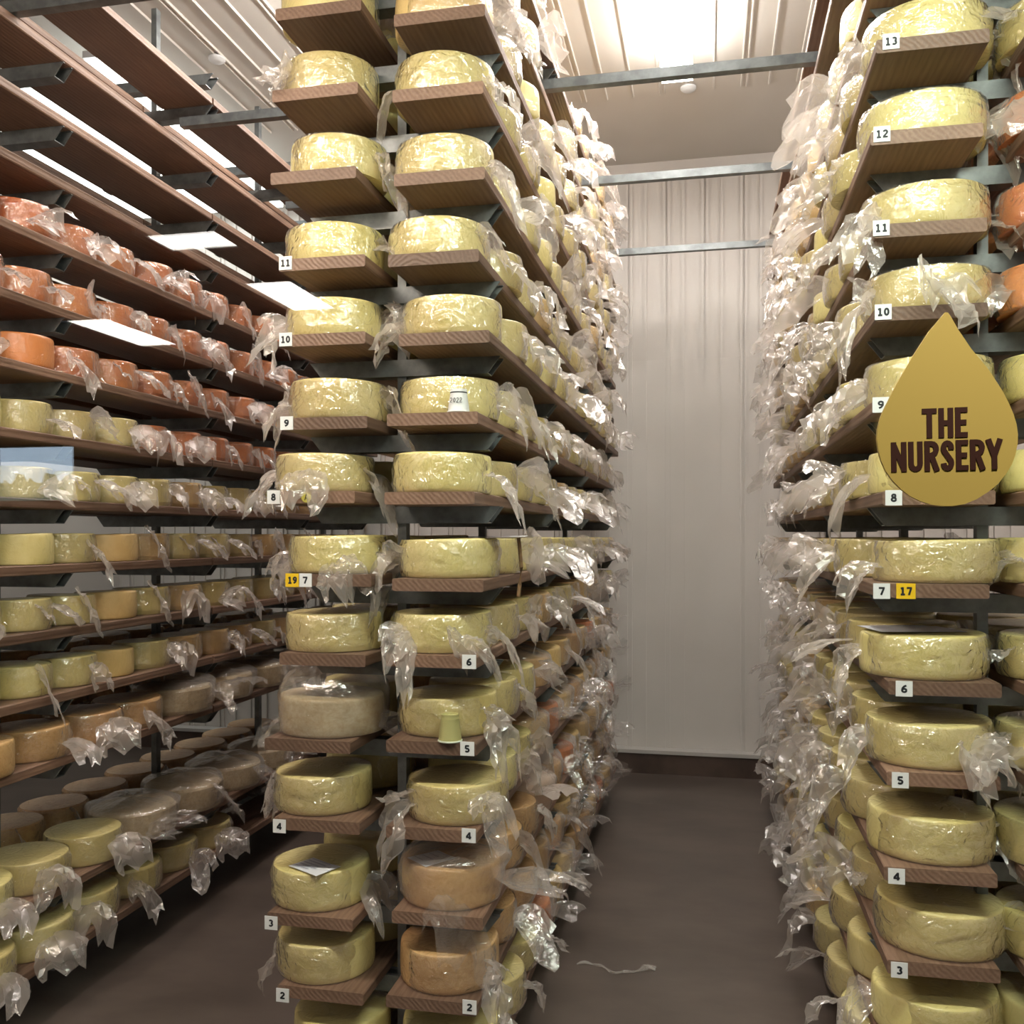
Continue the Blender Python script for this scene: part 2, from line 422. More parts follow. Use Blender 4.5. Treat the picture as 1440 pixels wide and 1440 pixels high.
RACKNAME = {'CL':('middle rack','left column'), 'CR':('middle rack','right column'),
            'RR':('right rack','aisle column'), 'R2':('right rack','far column'),
            'LL':('left rack','aisle column'), 'L2':('left rack','far column')}
ORD = ['front','second','third','fourth','fifth','sixth','seventh','eighth','ninth','tenth','eleventh','twelfth','thirteenth','fourteenth','fifteenth','sixteenth','seventeenth']
ysplit = {'C':5.5, 'R':5.5, 'L':4.62}
YE = 7.2
front_board = {}
boardX = {}
def add_board(code, n, xc, z):
    name, colm = RACKNAME[code]
    ys = ysplit[code[0]]
    rnd = random.Random(n*31+ord(code[0])*7+ord(code[1]))
    boardX[(code,n)] = (xc, z)
    for s, (y0, y1) in enumerate(((YF, ys-.004), (ys+.004, YE))):
        me = board_mesh(BW, y0, y1, (n+s) % 3)
        o = link('shelf_board', me, None, (xc + (rnd.uniform(-.006,.006) if s else 0), y0 + (0 if s else rnd.uniform(-.01,.01)), z))
        lv = 'level with tag %d' % n if n <= 13 else {14:'one level above tag 13',15:'two levels above tag 13',16:'three levels above tag 13',17:'four levels above tag 13'}[n]
        tag(o, '%s brown plank of %s, %s, %s' % ('near' if s == 0 else 'far', name, colm, lv), 'shelf board', 'wooden shelf boards')
        if s == 0: front_board[(code,n)] = o

for n in range(1, 17):
    xl = at_Y(CLx.get(n, 390), 700, YF)[0]; add_board('CL', n, xl+BW/2, zCL[n])
    xl = at_Y(CRx.get(n, 552), 700, YF)[0]; add_board('CR', n, xl+BW/2, zCR[n])
    xl = at_Y(RRx.get(n, 1234), 700, YF)[0] - (.05 if n >= 15 else 0); add_board('RR', n, xl+BW/2, zRR[n])
    if n <= 15: add_board('R2', n, 1.045, zRR[n])
for n in range(1, 17):
    if n == 3: continue
    add_board('LL', n, -2.66-BW/2, zLL[n])
    add_board('L2', n, -3.235, zLL[n])

def rack(code, x0, x1, px, zs, yframes, label, topz):
    t_ = empty('rack_frame', (px, yframes[0], 0))
    tag(t_, label, 'rack', 'galvanised cheese racks')
    arm = {}
    for yf in yframes:
        b = MB(); w = .016
        b.box(-w, w, yf-.02, yf+.02, 0, topz)
        o = b.obj('rack_post', M['steel'], t_); o.location = (0, -yframes[0], 0)
        for n, z in zs.items():
            zt = z - TH/2 - .0005
            key = 'a'
            if key not in arm:
                m_ = MB()
                # channel with splayed ends, open towards the top
                xa, xb = x0-px, x1-px
                m_.box(xa, xb, -.032, -.028, -.058, 0, taper=.045)
                m_.box(xa, xb, .028, .032, -.058, 0, taper=.045)
                m_.box(xa+.045, xb-.045, -.028, .028, -.058, -.054)
                m_.box(xa+.002, xb-.002, -.032, -.020, -.003, 0)
                m_.box(xa+.002, xb-.002, .020, .032, -.003, 0)
                arm[key] = m_.mesh('support_arm', M['steel'])
            link('support_arm', arm[key], t_, (0, yf-yframes[0], zt))
    return t_
zC = {n: min(zCL[n], zCR[n]) for n in range(1,17)}
rack('C', -1.40, -.70, -1.058, zC, (3.13,4.3,5.5,6.9), 'galvanised steel frame of the middle rack between the two aisles', 4.33)
rack('R', .50, 1.20, .832, {n:zRR[n] for n in range(1,17)}, (3.13,4.3,5.5,6.9), 'galvanised steel frame of the right rack behind the yellow drop sign', 4.33)
zl = {n: zLL[n] for n in zLL if n != 3}
rack('L', -3.38, -2.66, -3.027, zl, (3.45,4.65,5.85,6.95), 'galvanised steel frame of the left rack, orange cheeses on its boards', 4.95)

for k, yf in enumerate((3.13, 4.3, 5.5, 6.9)):
    b = MB(); z0 = 4.078 if k else 4.052
    x0, x1 = (-2.62 if k else -2.95), 1.25
    b.box(x0, x1, -.022, -.018, 0, .045); b.box(x0, x1, -.018, .022, .041, .045); b.box(x0, x1, -.018, .022, 0, .004)
    o = b.obj('cross_beam', M['steel'], None, None, (0, yf-(.05 if k else -.02), z0))
    tag(o, ['galvanised channel beam crossing the top left corner','long galvanised beam crossing the aisle just below the lamp',
            'galvanised beam crossing the aisle against the top of back wall','farthest and lowest galvanised beam crossing the aisle'][k], 'beam', 'galvanised beams between the racks')

# ------------------------------------------------------------------ cheese and film meshes
RAD, HH = .1675, .13
def wheel_mb(seed, n=40, low=False):
    rnd = random.Random(seed)
    if low:
        n = 20; prof = [(.93,0),(.99,.15),(1,.5),(.985,.9),(.93,1.0)]
    else:
        prof = [(.93,0),(.972,.02),(.992,.09),(1.0,.25),(1.002,.5),(.998,.75),(.992,.90),(.982,.958),(.965,.988),(.94,1.0),(.5,1.002)]
    ph = [rnd.uniform(0,6.3) for _ in range(4)]; sag = rnd.uniform(-.01,.014)
    def wob(r, z, a):
        e = 1 + .006*sin(2*a+ph[0]) + .004*sin(3*a+ph[1]) + .003*sin(7*a+ph[2])
        zz = z*HH*(1 + (.025*sin(a+ph[3]) if z > .5 else 0))
        return r*RAD*e*(1+sag*(1-z)), max(zz, 0)
    b = MB(); b.lathe(prof, n, wob=wob)
    return b

def tail(b, rnd, ang, L_, W_, nu=9, nv=11, zn=None, droop=None, rough=1.0, R0=RAD, flip=0):
    """a gathered, crumpled end of the film: neck on the rind, fanning out into a hanging sheet"""
    zn = HH*rnd.uniform(.3,.8) if zn is None else zn
    droop = rnd.uniform(.3, 1.1) if droop is None else droop
    ph = rnd.uniform(0,9); ph2 = rnd.uniform(0,9); sd = rnd.uniform(0,99)
    tilt = rnd.uniform(-1.1,1.1) + flip; rise = rnd.uniform(-.1,.4); fr = rnd.uniform(.9,1.8)
    sway = rnd.uniform(-.4,.4); amp = rnd.uniform(.008,.017)*rough; e1 = rnd.uniform(0,6)
    W_ *= 1.35; rough *= rnd.choice([.35,.55,.8,1.0]); L_ *= 1.08
    ends = [1 + .16*sin(e1+v*.9) + .10*sin(e1*2+v*2.1) + rnd.uniform(-.05,.05) for v in range(nv)]
    ca, sa = cos(ang), sin(ang)
    def fn(u, v):
        e = ends[min(nv-1, int(round(v*(nv-1))))]
        uu = u*(1+(e-1)*u)
        hw = .026 + (W_/2-.026)*sin(min(1, uu*1.1)*pi/2)
        if uu > .8: hw *= 1 - .5*(uu-.8)
        w = (v-.5)*2
        r = R0-.012 + L_*uu*(1-.3*droop*uu)
        s_ = sway*L_*uu*uu + hw*w*cos(tilt)
        z = zn + rise*L_*uu - droop*L_*uu*uu*.9 + hw*w*sin(tilt) - .25*hw*abs(w)*w*u
        f = amp*(.25+u**.6)*(sin(w*fr*3.0+ph+u*2.5) + .5*sin(w*fr*6.5+ph2-u*4))
        c1 = noise.noise(Vector((uu*6+sd, w*4.3, sd)))*.022*rough*(.3+u)
        c2 = (abs(noise.noise(Vector((uu*11, w*8+sd, 7))))-.2)*.016*rough
        r += f*.7 + c1; z += f*.6 + c1*.6 + c2; s_ += noise.noise(Vector((uu*6, w*4+sd, 3)))*.014*rough + c2*.6
        return (r*ca - s_*sa, r*sa + s_*ca, z)
    b.grid(fn, nu, nv)

def cuff(b, rnd, ang, half, nu=18, nv=6, amp=.0075, R0=RAD, m=0):
    """film clinging to the rind: creased, its borders tucked against the cheese"""
    sd = rnd.uniform(0,99); sl = rnd.uniform(-3,3)
    half = min(2.7, half*2.6)
    def fn(u, v):
        a = ang + (u-.5)*2*half
        z = HH*(.01 + .97*v)
        eu = min(1, 6*u, 6*(1-u)); ev = min(1, 5*v, 5*(1-v)+.0)
        c1 = abs(noise.noise(Vector((a*3.2+sd+v*sl*.3, v*2.2, sd))))
        c2 = abs(noise.noise(Vector((a*9+v*sl, v*5+sd, 1))))
        d = c1*amp*1.3 + c2*amp*.8
        r = R0*1.004 + (.002 + d)*min(eu, .35+.65*ev) - .006*(1-eu) - .003*(1-ev)
        return (r*cos(a), r*sin(a), z)
    b.grid(fn, nu, nv, m)

def bag(b, rnd, H=1.5, W=1.12, n=26, m=13, R0=RAD, lean=0.0, leana=0.0):
    sd = rnd.uniform(0,99)
    def fn(u, v):
        a = 2*pi*v
        if u < .55:
            t_ = u/.55; r = R0*(1.02 + (W-1.02)*sin(t_*pi*.5)); z = HH*(.01 + 1.0*t_)
        else:
            t_ = (u-.55)/.45; r = R0*W*cos(t_*pi/2)**.75; z = HH*(1.01 + (H-1.01)*sin(t_*pi/2))
        q = noise.noise(Vector((cos(a)*1.6+sd, sin(a)*1.6, z*9)))
        q2 = abs(noise.noise(Vector((cos(a)*5, sin(a)*5+sd, z*25))))
        r *= 1 + .07*q - .06*q2; z = max(.003, z + (.018*q if u > .3 else 0))
        k = max(0, u-.4)*lean
        return (r*cos(a)+k*cos(leana), r*sin(a)+k*sin(leana), z)
    b.grid(fn, m, n, wrap=True)

wheels = [wheel_mb(i).mesh('cheese_wheel', M['yellow'], 50) for i in range(4)]
def wheel_mesh(kind, i):
    key = (kind, i)
    if key not in wheel_cache:
        me = wheels[i].copy(); me.materials.clear(); me.materials.append(M[kind]); wheel_cache[key] = me
    return wheel_cache[key]
wheel_cache = {}
def film_variant(seed, full=False):
    rnd = random.Random(seed*17+3)
    b = MB()
    tail(b, rnd, rnd.uniform(-.5,.5), rnd.uniform(.10,.19), rnd.uniform(.12,.20), 9, 10)
    if rnd.random() < .4: tail(b, rnd, rnd.uniform(-.6,.6), rnd.uniform(.06,.13), rnd.uniform(.08,.15))
    cuff(b, rnd, rnd.uniform(-.3,.3), rnd.uniform(.6,1.1), 20, 6, m=1)
    return b
film_mbs = [film_variant(i) for i in range(14)]
films = [b.mesh('plastic_wrap', [M['film'], M['cling']], 20) for b in film_mbs]
def bag_variant(seed):
    rnd = random.Random(seed*29+1); b = MB()
    bag(b, rnd, rnd.uniform(1.25,1.6), rnd.uniform(1.06,1.14))
    tail(b, rnd, rnd.uniform(-.5,.5), rnd.uniform(.10,.16), rnd.uniform(.12,.18), zn=HH*rnd.uniform(.5,1.1), R0=RAD*1.05)
    return b
bag_mbs = [bag_variant(i) for i in range(7)]
bags = [b.mesh('plastic_bag', M['bag'], 60) for b in bag_mbs]
bags_m = [b.mesh('plastic_bag', M['milkbag'], 60) for b in bag_mbs]

# ------------------------------------------------------------------ list of every cheese
TAILS = {'CL':{13:[-125],12:[-15],11:[-8],10:[-165,0],9:[-172,-8],8:[-84,0,178],7:[-68,178],6:[],4:[172],3:[-6],2:[176]},
         'CR':{14:[0],13:[-170,-15],12:[-8],11:[-18],10:[-165],9:[-4],8:[-6],7:[178,-150],6:[-112,-50,-4],5:[-22],4:[-42,-140],3:[-12],2:[-22]},
         'RR':{13:[178,3],12:[-3],11:[-145,2],10:[-88,-162],9:[178],8:[176],7:[-165,-20],6:[178],5:[-62,180,-5],4:[-8],3:[-12],2:[176]}}
CUFF = {'CL':{13:-120,10:-90,9:-90,8:-70,7:-110,11:-110},'CR':{13:-150,12:-130,11:-60,10:-90,7:-90,4:-80,6:-100,8:-110},
        'RR':{13:-110,12:-80,11:-120,10:-90,7:-60,5:-70,6:-70,9:-120}}
CLc = {13:(401,532),12:(409,547),11:(405,540),10:(405,540),9:(410,545),8:(392,525),7:(412,544),6:(407,536),5:(396,540),4:(390,523),3:(384,521),2:(394,525),14:(400,530)}
CRc = {14:(560,690),13:(560,695),12:(557,697),11:(547,690),10:(566,709),9:(556,700),8:(551,695),7:(562,704),6:(551,695),5:(562,700),4:(574,714),3:(566,705),2:(562,703)}
RRc = {13:(1215,1387),12:(1212,1380),11:(1212,1385),10:(1220,1387),9:(1222,1388),8:(1226,1392),7:(1232,1396),6:(1212,1381),5:(1218,1390),4:(1222,1392),3:(1235,1405),2:(1227,1400)}
GAPB = (3.08, 4.25, 5.45, 6.85)
items = []
def row(code, n, kinds, z, xc0, tab, cnt, rad, side, pitch, start=0, kindfn=None, bagfn=None):
    rnd = random.Random(n*101+ord(code[0])*3+ord(code[1]))
    xb = boardX[(code,n)][0]
    for i in range(start, cnt):
        y = YF + .018 + rad + i*pitch + rnd.uniform(-.006,.006)*(i > 0)
        if i == 0 and (code,n) == ('CR',5): y += .035
        x = xb + rnd.uniform(-.014,.014)
        if i == 0 and tab and n in tab:
            x = at_Y(sum(tab[n])/2, 700, y)[0]
        if n == 15 and any(abs(y-g) < .23 for g in GAPB): continue
        kind = kindfn(i, rnd) if kindfn else kinds
        bg = bagfn(i, rnd) if bagfn else False
        pr = project(x, y, z+.08)
        if pr[0] < -90 or pr[0] > 1530 or pr[1] < -110 or pr[1] > 1560: continue
        items.append(dict(code=code, n=n, i=i, x=x, y=y, z=z+TH/2+.0005, rad=rad, kind=kind, bag=bg, side=side, d=pr[2], px=pr[0], rnd=rnd.random()))
for n in range(1, 16):
    def kf(i, r, n=n):
        if n == 14 and i < 1: return 'gold'
        if n <= 3 and i < 3 and n != 1: return 'tan'
        if n <= 5 and i >= 3: return r.choice(['gold','tan','orange','gold'])
        return 'yellow' if i < 3 or r.random() < .8 else 'gold'
    def bf(i, r, n=n): return (n <= 5 and i >= 3 and r.random() < .75) or (n == 3 and i == 0)
    if n == 7: 
        pass
    row('CR', n, None, zCR[n], None, CRc, 12, RAD, 0, .346, kindfn=kf, bagfn=bf)
    def kl(i, r, n=n): return 'bloom' if (n == 5 and i == 0) else ('yellow' if i < 2 else 'gold')
    row('CL', n, None, zCL[n], None, CLc, 4, RAD, 90, .346, kindfn=kl, bagfn=lambda i, r, n=n: n == 5 and i == 0)
    if n <= 14: row('RR', n, None, zRR[n], None, RRc, 11, .181, 180, .372, kindfn=lambda i, r: 'yellow' if (i < 4 or r.random() < .5) else 'gold')
    row('R2', n, None, zRR[n], None, None, 3, .181, 180, .372, kindfn=lambda i, r, n=n: 'orange' if n in (10,11,12) else 'yellow')
row('CR', 16, None, zCR[16], None, None, 12, RAD, 0, .346, start=6, kindfn=lambda i, r: 'gold')
for n in range(1, 13):
    if n == 3: continue
    if n in (10,11,12): kf = lambda i, r: 'orange'
    elif n == 9: kf = lambda i, r: 'yellow' if i < 4 else 'orange'
    elif n >= 5: kf = lambda i, r: 'yellow' if i < 3 else ('gold' if r.random() < .5 else 'yellow')
    else: kf = lambda i, r: 'tan' if (n == 4) else 'yellow'
    cnt = {1:6, 2:3, 4:4}.get(n, 13)
    rad = .14 if n > 4 else .165
    row('LL', n, None, zLL[n], None, None, cnt, rad, 0, rad*2+.012, kindfn=kf)

for n in (1, 2, 4, 5): row('L2', n, None, zLL[n], None, None, 10, .165, 0, .342, kindfn=lambda i, r: 'tan')
# big round bagged cheeses on the two low boards of the left rack
for n, ys in ((4, (4.47, 4.92, 5.37, 5.82, 6.27, 6.72)), (2, (4.12, 4.57, 5.02, 5.47, 5.92, 6.37, 6.82))):
    for i, y in enumerate(ys):
        x = -2.66-.15; pr = project(x, y, zLL[n]+.1)
        items.append(dict(code='LL', n=n, i=i, x=x, y=y, z=zLL[n]+TH/2+.0005, rad=.205, kind='bloom', bag='big', side=0, d=pr[2], px=pr[0], rnd=.5))

items.sort(key=lambda q: q['d'])
NMAX = 292
near, far = items[:NMAX], items[NMAX:]

def levelword(code, n):
    if code in ('LL','L2'):
        return {12:'topmost orange row',11:'second orange row',10:'third orange row',9:'mixed colour row',
                8:'first all-yellow row',7:'second all-yellow row',6:'third all-yellow row',5:'fourth all-yellow row',4:'low brown-cheese row',2:'second lowest row',1:'lowest row'}[n]
    if n <= 13: return 'level %d' % n
    return {14:'one above tag 13',15:'two above tag 13',16:'three above tag 13'}[n]
KW = {'yellow':'pale yellow','gold':'golden yellow','orange':'orange','tan':'tan rinded','bloom':'white bloomy'}
vis_i = {}
for it in sorted(near, key=lambda q: q['y']):
    k_ = (it['code'], it['n'], it['bag'] == 'big')
    if it['code'] == 'LL' and it['px'] < 0: it['ord'] = 'cut by left edge'; 
    else:
        vis_i[k_] = vis_i.get(k_, 0)+1; it['ord'] = ORD[vis_i[k_]-1]
wcount = 0
placed = {}
for it in near:
    wcount += 1
    rnd = random.Random(wcount*7+1)
    code, n, i = it['code'], it['n'], it['i']
    s = it['rad']/RAD
    o = link('cheese_wheel', wheel_mesh(it['kind'], wcount % 4), None, (it['x'], it['y'], it['z']))
    o.rotation_euler.z = 0
    o.scale = (s, s, 1.0 + .04*(rnd.random()-.5))
    if it['kind'] == 'bloom' and code == 'CL': o.scale = (1.08, 1.08, .98)
    if it['rad'] > .2: o.scale = (s*.92, s*.92, 1.35 if n == 4 else 2.6)
    if it['rad'] < .15: o.scale = (s, s, .98)
    placed[(code,n,i,it['bag']=='big')] = o
    name, colm = RACKNAME[code]
    od = it['ord']
    if code in ('LL','L2'):
        where = ('cut by left edge' if od.startswith('cut') else od + ' from left') + ', left rack, ' + levelword(code, n) + (', behind' if code == 'L2' else '')
        if it['bag'] == 'big':
            lab = 'big milky bagged cheese, %s from left, left rack, %s of bags' % (('nearest' if i == 0 else ORD[i]), 'upper row' if n == 4 else 'lower row')
        else: lab = '%s cheese wheel %s' % (KW[it['kind']], where)
    else:
        lab = '%s%s cheese wheel, %s %s, %s, %s' % ('bagged ' if it['bag'] else '', KW[it['kind']], 'front' if od == 'front' else od+' back', levelword(code, n), name, colm.replace('column','column'))
    tag(o, lab, 'cheese', '%s cheese wheels' % {'C':'middle rack','R':'right rack','L':'left rack'}[code[0]])
    # its film
    side = R(it['side'])
    if i == 0 and code in TAILS and not it['bag'] and n in TAILS[code]:
        b = MB(); rr = random.Random(n*57+ord(code[0])*5+ord(code[1])*11)
        for a in TAILS[code][n]:
            tail(b, rr, R(a), rr.uniform(.10,.15), rr.uniform(.11,.17), 13, 14, zn=HH*rr.uniform(.35,.6), droop=rr.uniform(.7,1.3))
            if rr.random() < .6: tail(b, rr, R(a)+rr.uniform(-.15,.15), rr.uniform(.06,.10), rr.uniform(.07,.12), 9, 10)
        if n in CUFF[code]: cuff(b, rr, R(CUFF[code][n]), rr.uniform(.7,1.1), 44, 13, m=1)
        else: cuff(b, rr, R(-90)+rr.uniform(-.7,.7), rr.uniform(.4,.9), 36, 12, m=1)
        b.obj('plastic_wrap', [M['film'], M['cling']], o, 14)
    elif it['bag']:
        if i == 0 and code == 'CL':
            b = MB(); rr = random.Random(5); bag(b, rr, 1.82, 1.10, 40, 20); tail(b, rr, R(185), .09, .08, zn=.03); tail(b, rr, R(-5), .08, .08, zn=.05)
            b.obj('plastic_bag', M['bag'], o, 70)
        elif i == 0 and code == 'CR':
            b = MB(); rr = random.Random(11); bag(b, rr, 1.40, 1.13, 40, 20, lean=.14, leana=R(-20))
            tail(b, rr, R(-12), .24, .26, 16, 16, zn=.08, droop=.2, R0=RAD*1.02); tail(b, rr, R(-60), .11, .22, 12, 12, zn=.02, droop=1.4)
            b.obj('plastic_bag', M['bag'], o, 70)
        else:
            f = link('plastic_bag', (bags_m if it['bag'] == 'big' or rnd.random() < .4 else bags)[rnd.randrange(len(bags))], o); f.rotation_euler.z = side + rnd.uniform(-.6,.6)
            if it['bag'] == 'big': f.scale.z = .9
    else:
        p = .62 if code == 'LL' else ((.6 if n >= 12 else .95) if code in ('CR','RR') else .7)
        if rnd.random() < p:
            f = link('plastic_wrap', films[rnd.randrange(len(films))], o)
            f.rotation_euler.z = side + rnd.uniform(-.35,.35)
            q = rnd.uniform(.8,1.15)
            f.scale = (1, 1, 1)

# the farthest wheels, past the individual ones: one uncounted mass
b = MB(); mats = ['yellow','gold','orange','tan','bloom','film','bag','cling']
low = [wheel_mb(i, low=True) for i in range(3)]
for it in far:
    rnd = random.Random(int(it['y']*1000)+it['n']*7)
    s = it['rad']/RAD; x0, y0, z0 = it['x'], it['y'], it['z']
    b.merge(low[rnd.randrange(3)], mats.index(it['kind']), lambda p: (x0+p[0]*s, y0+p[1]*s, z0+p[2]))
    a = R(it['side']) + rnd.uniform(-.35,.35); ca, sa = cos(a), sin(a)
    src, mi = (bag_mbs[rnd.randrange(7)], 6) if it['bag'] else (film_mbs[rnd.randrange(14)], 5)
    src2 = MB(); src2.v = src.v; src2.f = src.f; src2.m = [mi if mi == 6 or q == 0 else 7 for q in src.m]
    b.merge(src2, None, lambda p: (x0+(p[0]*ca-p[1]*sa)*s, y0+(p[0]*sa+p[1]*ca)*s, z0+p[2]))
if far:
    o = b.obj('far_cheese_wheels', [M[k] for k in mats])
    tag(o, 'crowd of wrapped cheese wheels at the far ends of the aisle racks', 'cheese', kind='stuff')

# ------------------------------------------------------------------ shelf tags
def stroke(b, P, w, y0, y1):
    """thick polyline with mitred joints, extruded between y0 and y1"""
    L_, Rr = [], []
    for i, p in enumerate(P):
        d0 = Vector(p)-Vector(P[i-1]) if i else Vector(P[1])-Vector(p)
        d1 = Vector(P[i+1])-Vector(p) if i < len(P)-1 else d0
        d0.normalize(); d1.normalize()
        n0 = Vector((-d0.y, d0.x)); n1 = Vector((-d1.y, d1.x)); m = (n0+n1)
        m.normalize(); k = w/2/max(.4, m.dot(n0))
        L_.append(Vector(p)+m*k); Rr.append(Vector(p)-m*k)
    bs = len(b.v); n = len(P)
    for y in (y0, y1):
        for q in L_: b.v.append((q.x, y, q.y))
        for q in Rr: b.v.append((q.x, y, q.y))
    for i in range(n-1):
        b.face((bs+i, bs+i+1, bs+n+i+1, bs+n+i))
        b.face((bs+i, bs+2*n+i, bs+2*n+i+1, bs+i+1)); b.face((bs+n+i, bs+n+i+1, bs+3*n+i+1, bs+3*n+i))
    b.face((bs, bs+n, bs+3*n, bs+2*n)); b.face((bs+n-1, bs+3*n-1, bs+4*n-1, bs+2*n-1))
def arc(cx_, cy_, rx, ry, a0, a1, n=9): return [(cx_+rx*cos(R(a0+(a1-a0)*i/n)), cy_+ry*sin(R(a0+(a1-a0)*i/n))) for i in range(n+1)]
GD = {
 '0': [arc(.3,.5,.20,.40,0,360,18)],
 '1': [[(.32,1),(.32,0)], [(.34,.93),(.10,.80)], [(.08,.07),(.56,.07)]],
 '2': [arc(.3,.70,.20,.21,170,-35)+[(.10,.12)], [(.02,.085),(.58,.085)]],
 '3': [arc(.28,.72,.19,.19,150,-85), arc(.28,.29,.21,.21,88,-150)],
 '4': [[(.42,0),(.42,1)], [(.42,.94),(.07,.34)], [(.0,.28),(.60,.28)]],
 '5': [[(.52,.915),(.12,.915)], [(.15,.98),(.12,.50)], arc(.28,.31,.21,.23,130,-150)],
 '6': [arc(.3,.29,.20,.21,0,360,16), [(.50,.93),(.28,.80),(.14,.58),(.10,.30)]],
 '7': [[(.02,.915),(.58,.915)], [(.51,.90),(.24,0)]],
 '8': [arc(.3,.74,.16,.18,0,360,16), arc(.3,.28,.20,.21,0,360,16)],
 '9': [arc(.3,.70,.20,.21,0,360,16), [(.50,.70),(.46,.40),(.32,.18),(.12,.07)]],
 'A': [[(.05,0),(.3,1)], [(.55,0),(.3,1)], [(.14,.35),(.46,.35)]],
}
def text_mesh(body, size, mat, w=.19, sx=1.0):
    """numerals standing in the XZ plane, centred"""
    b = MB(); x = -(len(body)*.74-.14)/2; q = 0
    for c in body:
        for P in GD[c]:
            stroke(b, [((x+p[0])*size*sx, (p[1]-.5)*size) for p in P], w*size, -.0005-.00004*q, 0); q += 1
        x += .74
    return b.mesh('numeral', mat)
tmesh = {}
def shelf_tag(code, n, px, body=None, card='white', w=.046, py=None):
    bo = front_board[(code, n)]
    body = body or str(n)
    x, z = at_Y(px, {'CL':CLy,'CR':CRy,'RR':RRy}[code][n] if py is None else py, YF)
    lx = x - bo.location.x; lz = z - bo.location.z
    b = MB(); b.box(-w/2, w/2, -.0025, 0, -.0225, .0225)
    o = b.obj('shelf_tag', M[card], bo, None, (lx, -.0006, lz))
    o['label'] = '%s card shelf tag reading %s' % (card.replace('tagyel','yellow'), body)
    k_ = body
    if k_ not in tmesh: tmesh[k_] = text_mesh(body, .0225, M['ink'], .25, sx=(1.3 if len(body) == 1 else 1.1))
    link('numeral', tmesh[k_], o, (0, -.0027, 0))
for n, px in ((11,403),(10,403),(9,403),(8,384),(7,428),(4,394),(3,381),(2,397)): shelf_tag('CL', n, px)
shelf_tag('CL', 7, 410, '19', 'tagyel', .05)
for n, px in ((6,661),(5,657),(4,660),(2,661)): shelf_tag('CR', n, px)
for n, px in ((13,1252),(12,1240),(11,1239),(10,1241),(9,1239),(8,1257),(7,1239),(6,1272),(5,1265),(4,1260),(3,1265)): shelf_tag('RR', n, px)
shelf_tag('RR', 7, 1273, '17', 'tagyel', .052)
# round sticker reading A on board 8
bo = front_board[('CL',8)]; x, z = at_Y(430, 699, YF)
b = MB(); b.v = [(.018*cos(a), -.001, .018*sin(a)) for a in [2*pi*i/24 for i in range(24)]]; b.v += [(p[0], 0, p[2]) for p in b.v]
b.face(range(24)); b.face([24+i for i in range(24)][::-1])
for i in range(24): b.face((i, (i+1)%24, 24+(i+1)%24, 24+i))
o = b.obj('round_sticker', M['dotyel'], bo, None, (x-bo.location.x, -.0006, z-bo.location.z)); o['label'] = 'round yellow sticker with letter A'
link('letter', text_mesh('A', .022, M['ink'], .12), o, (0, -.0012, 0))

# ------------------------------------------------------------------ THE NURSERY drop sign
SY = GY - .012
dz = [(575,92),(560,110),(480,205),(370,372),(270,545),(192,700),(165,765),(150,830),(146,890),(155,960),(172,1025),(200,1090),(245,1152),(300,1208),(355,1250),(420,1282),(490,1304),(560,1313),(630,1312),(700,1300),(775,1270),(850,1222),(910,1172),(960,1110),(997,1050),(1020,985),(1033,920),(1035,860),(1026,795),(1008,735),(978,665),(940,590),(850,452),(740,320),(660,202),(608,112),(594,93)]
pts = [at_Y(1200+a/4.5, 420+c/4.5, SY) for a, c in dz]
cx = sum(p[0] for p in pts)/len(pts); cz = sum(p[1] for p in pts)/len(pts)
sg = empty('drop_sign', (cx, SY, cz))
tag(sg, 'yellow drop-shaped sign reading THE NURSERY fixed to the viewing window', 'sign')
b = MB(); n = len(pts); th = .004
b.v = [(p[0]-cx, -th, p[1]-cz) for p in pts] + [(p[0]-cx, th, p[1]-cz) for p in pts]
b.face(range(n)); b.face([n+i for i in range(n)][::-1])
for i in range(n): b.face((i, (i+1)%n, n+(i+1)%n, n+i))
b.obj('sign_board', M['sign'], sg)
T_ = .19; h_ = T_/2
GL = {
 'T': (.50, [[(0,1-h_*.9),(.50,1-h_*.9)], [(.25,1),(.25,0)]]),
 'H': (.50, [[(h_,1),(h_,0)], [(.50-h_,1),(.50-h_,0)], [(h_,.5),(.50-h_,.5)]]),
 'E': (.42, [[(h_,1),(h_,0)], [(0,1-h_*.85),(.42,1-h_*.85)], [(0,.5),(.38,.5)], [(0,h_*.85),(.42,h_*.85)]]),
 'N': (.54, [[(h_,1),(h_,0)], [(.54-h_,1),(.54-h_,0)], [(h_,.93),(.54-h_,.07)]]),
 'U': (.50, [[(h_,1),(h_,.26)] + arc(.25,.26,.25-h_,.26-h_*.85,180,360)[1:] + [(.50-h_,1)]]),
 'R': (.50, [[(h_,1),(h_,0)], [(0,1-h_*.85),(.22,1-h_*.85)] + arc(.24,.73,.26-h_,.27-h_*.85,80,-80)[1:] + [(.1,.47)], [(.26,.47),(.43,0)]]),
 'S': (.46, [[(.455-h_,.70)] + arc(.23,.75,.225-h_,.25-h_*.85,-5,215) + arc(.23,.25,.225-h_,.25-h_*.85,30,-180) ]),
 'Y': (.52, [[(.06,1),(.26,.44)], [(.46,1),(.26,.44)], [(.26,.50),(.26,0)]]),
}
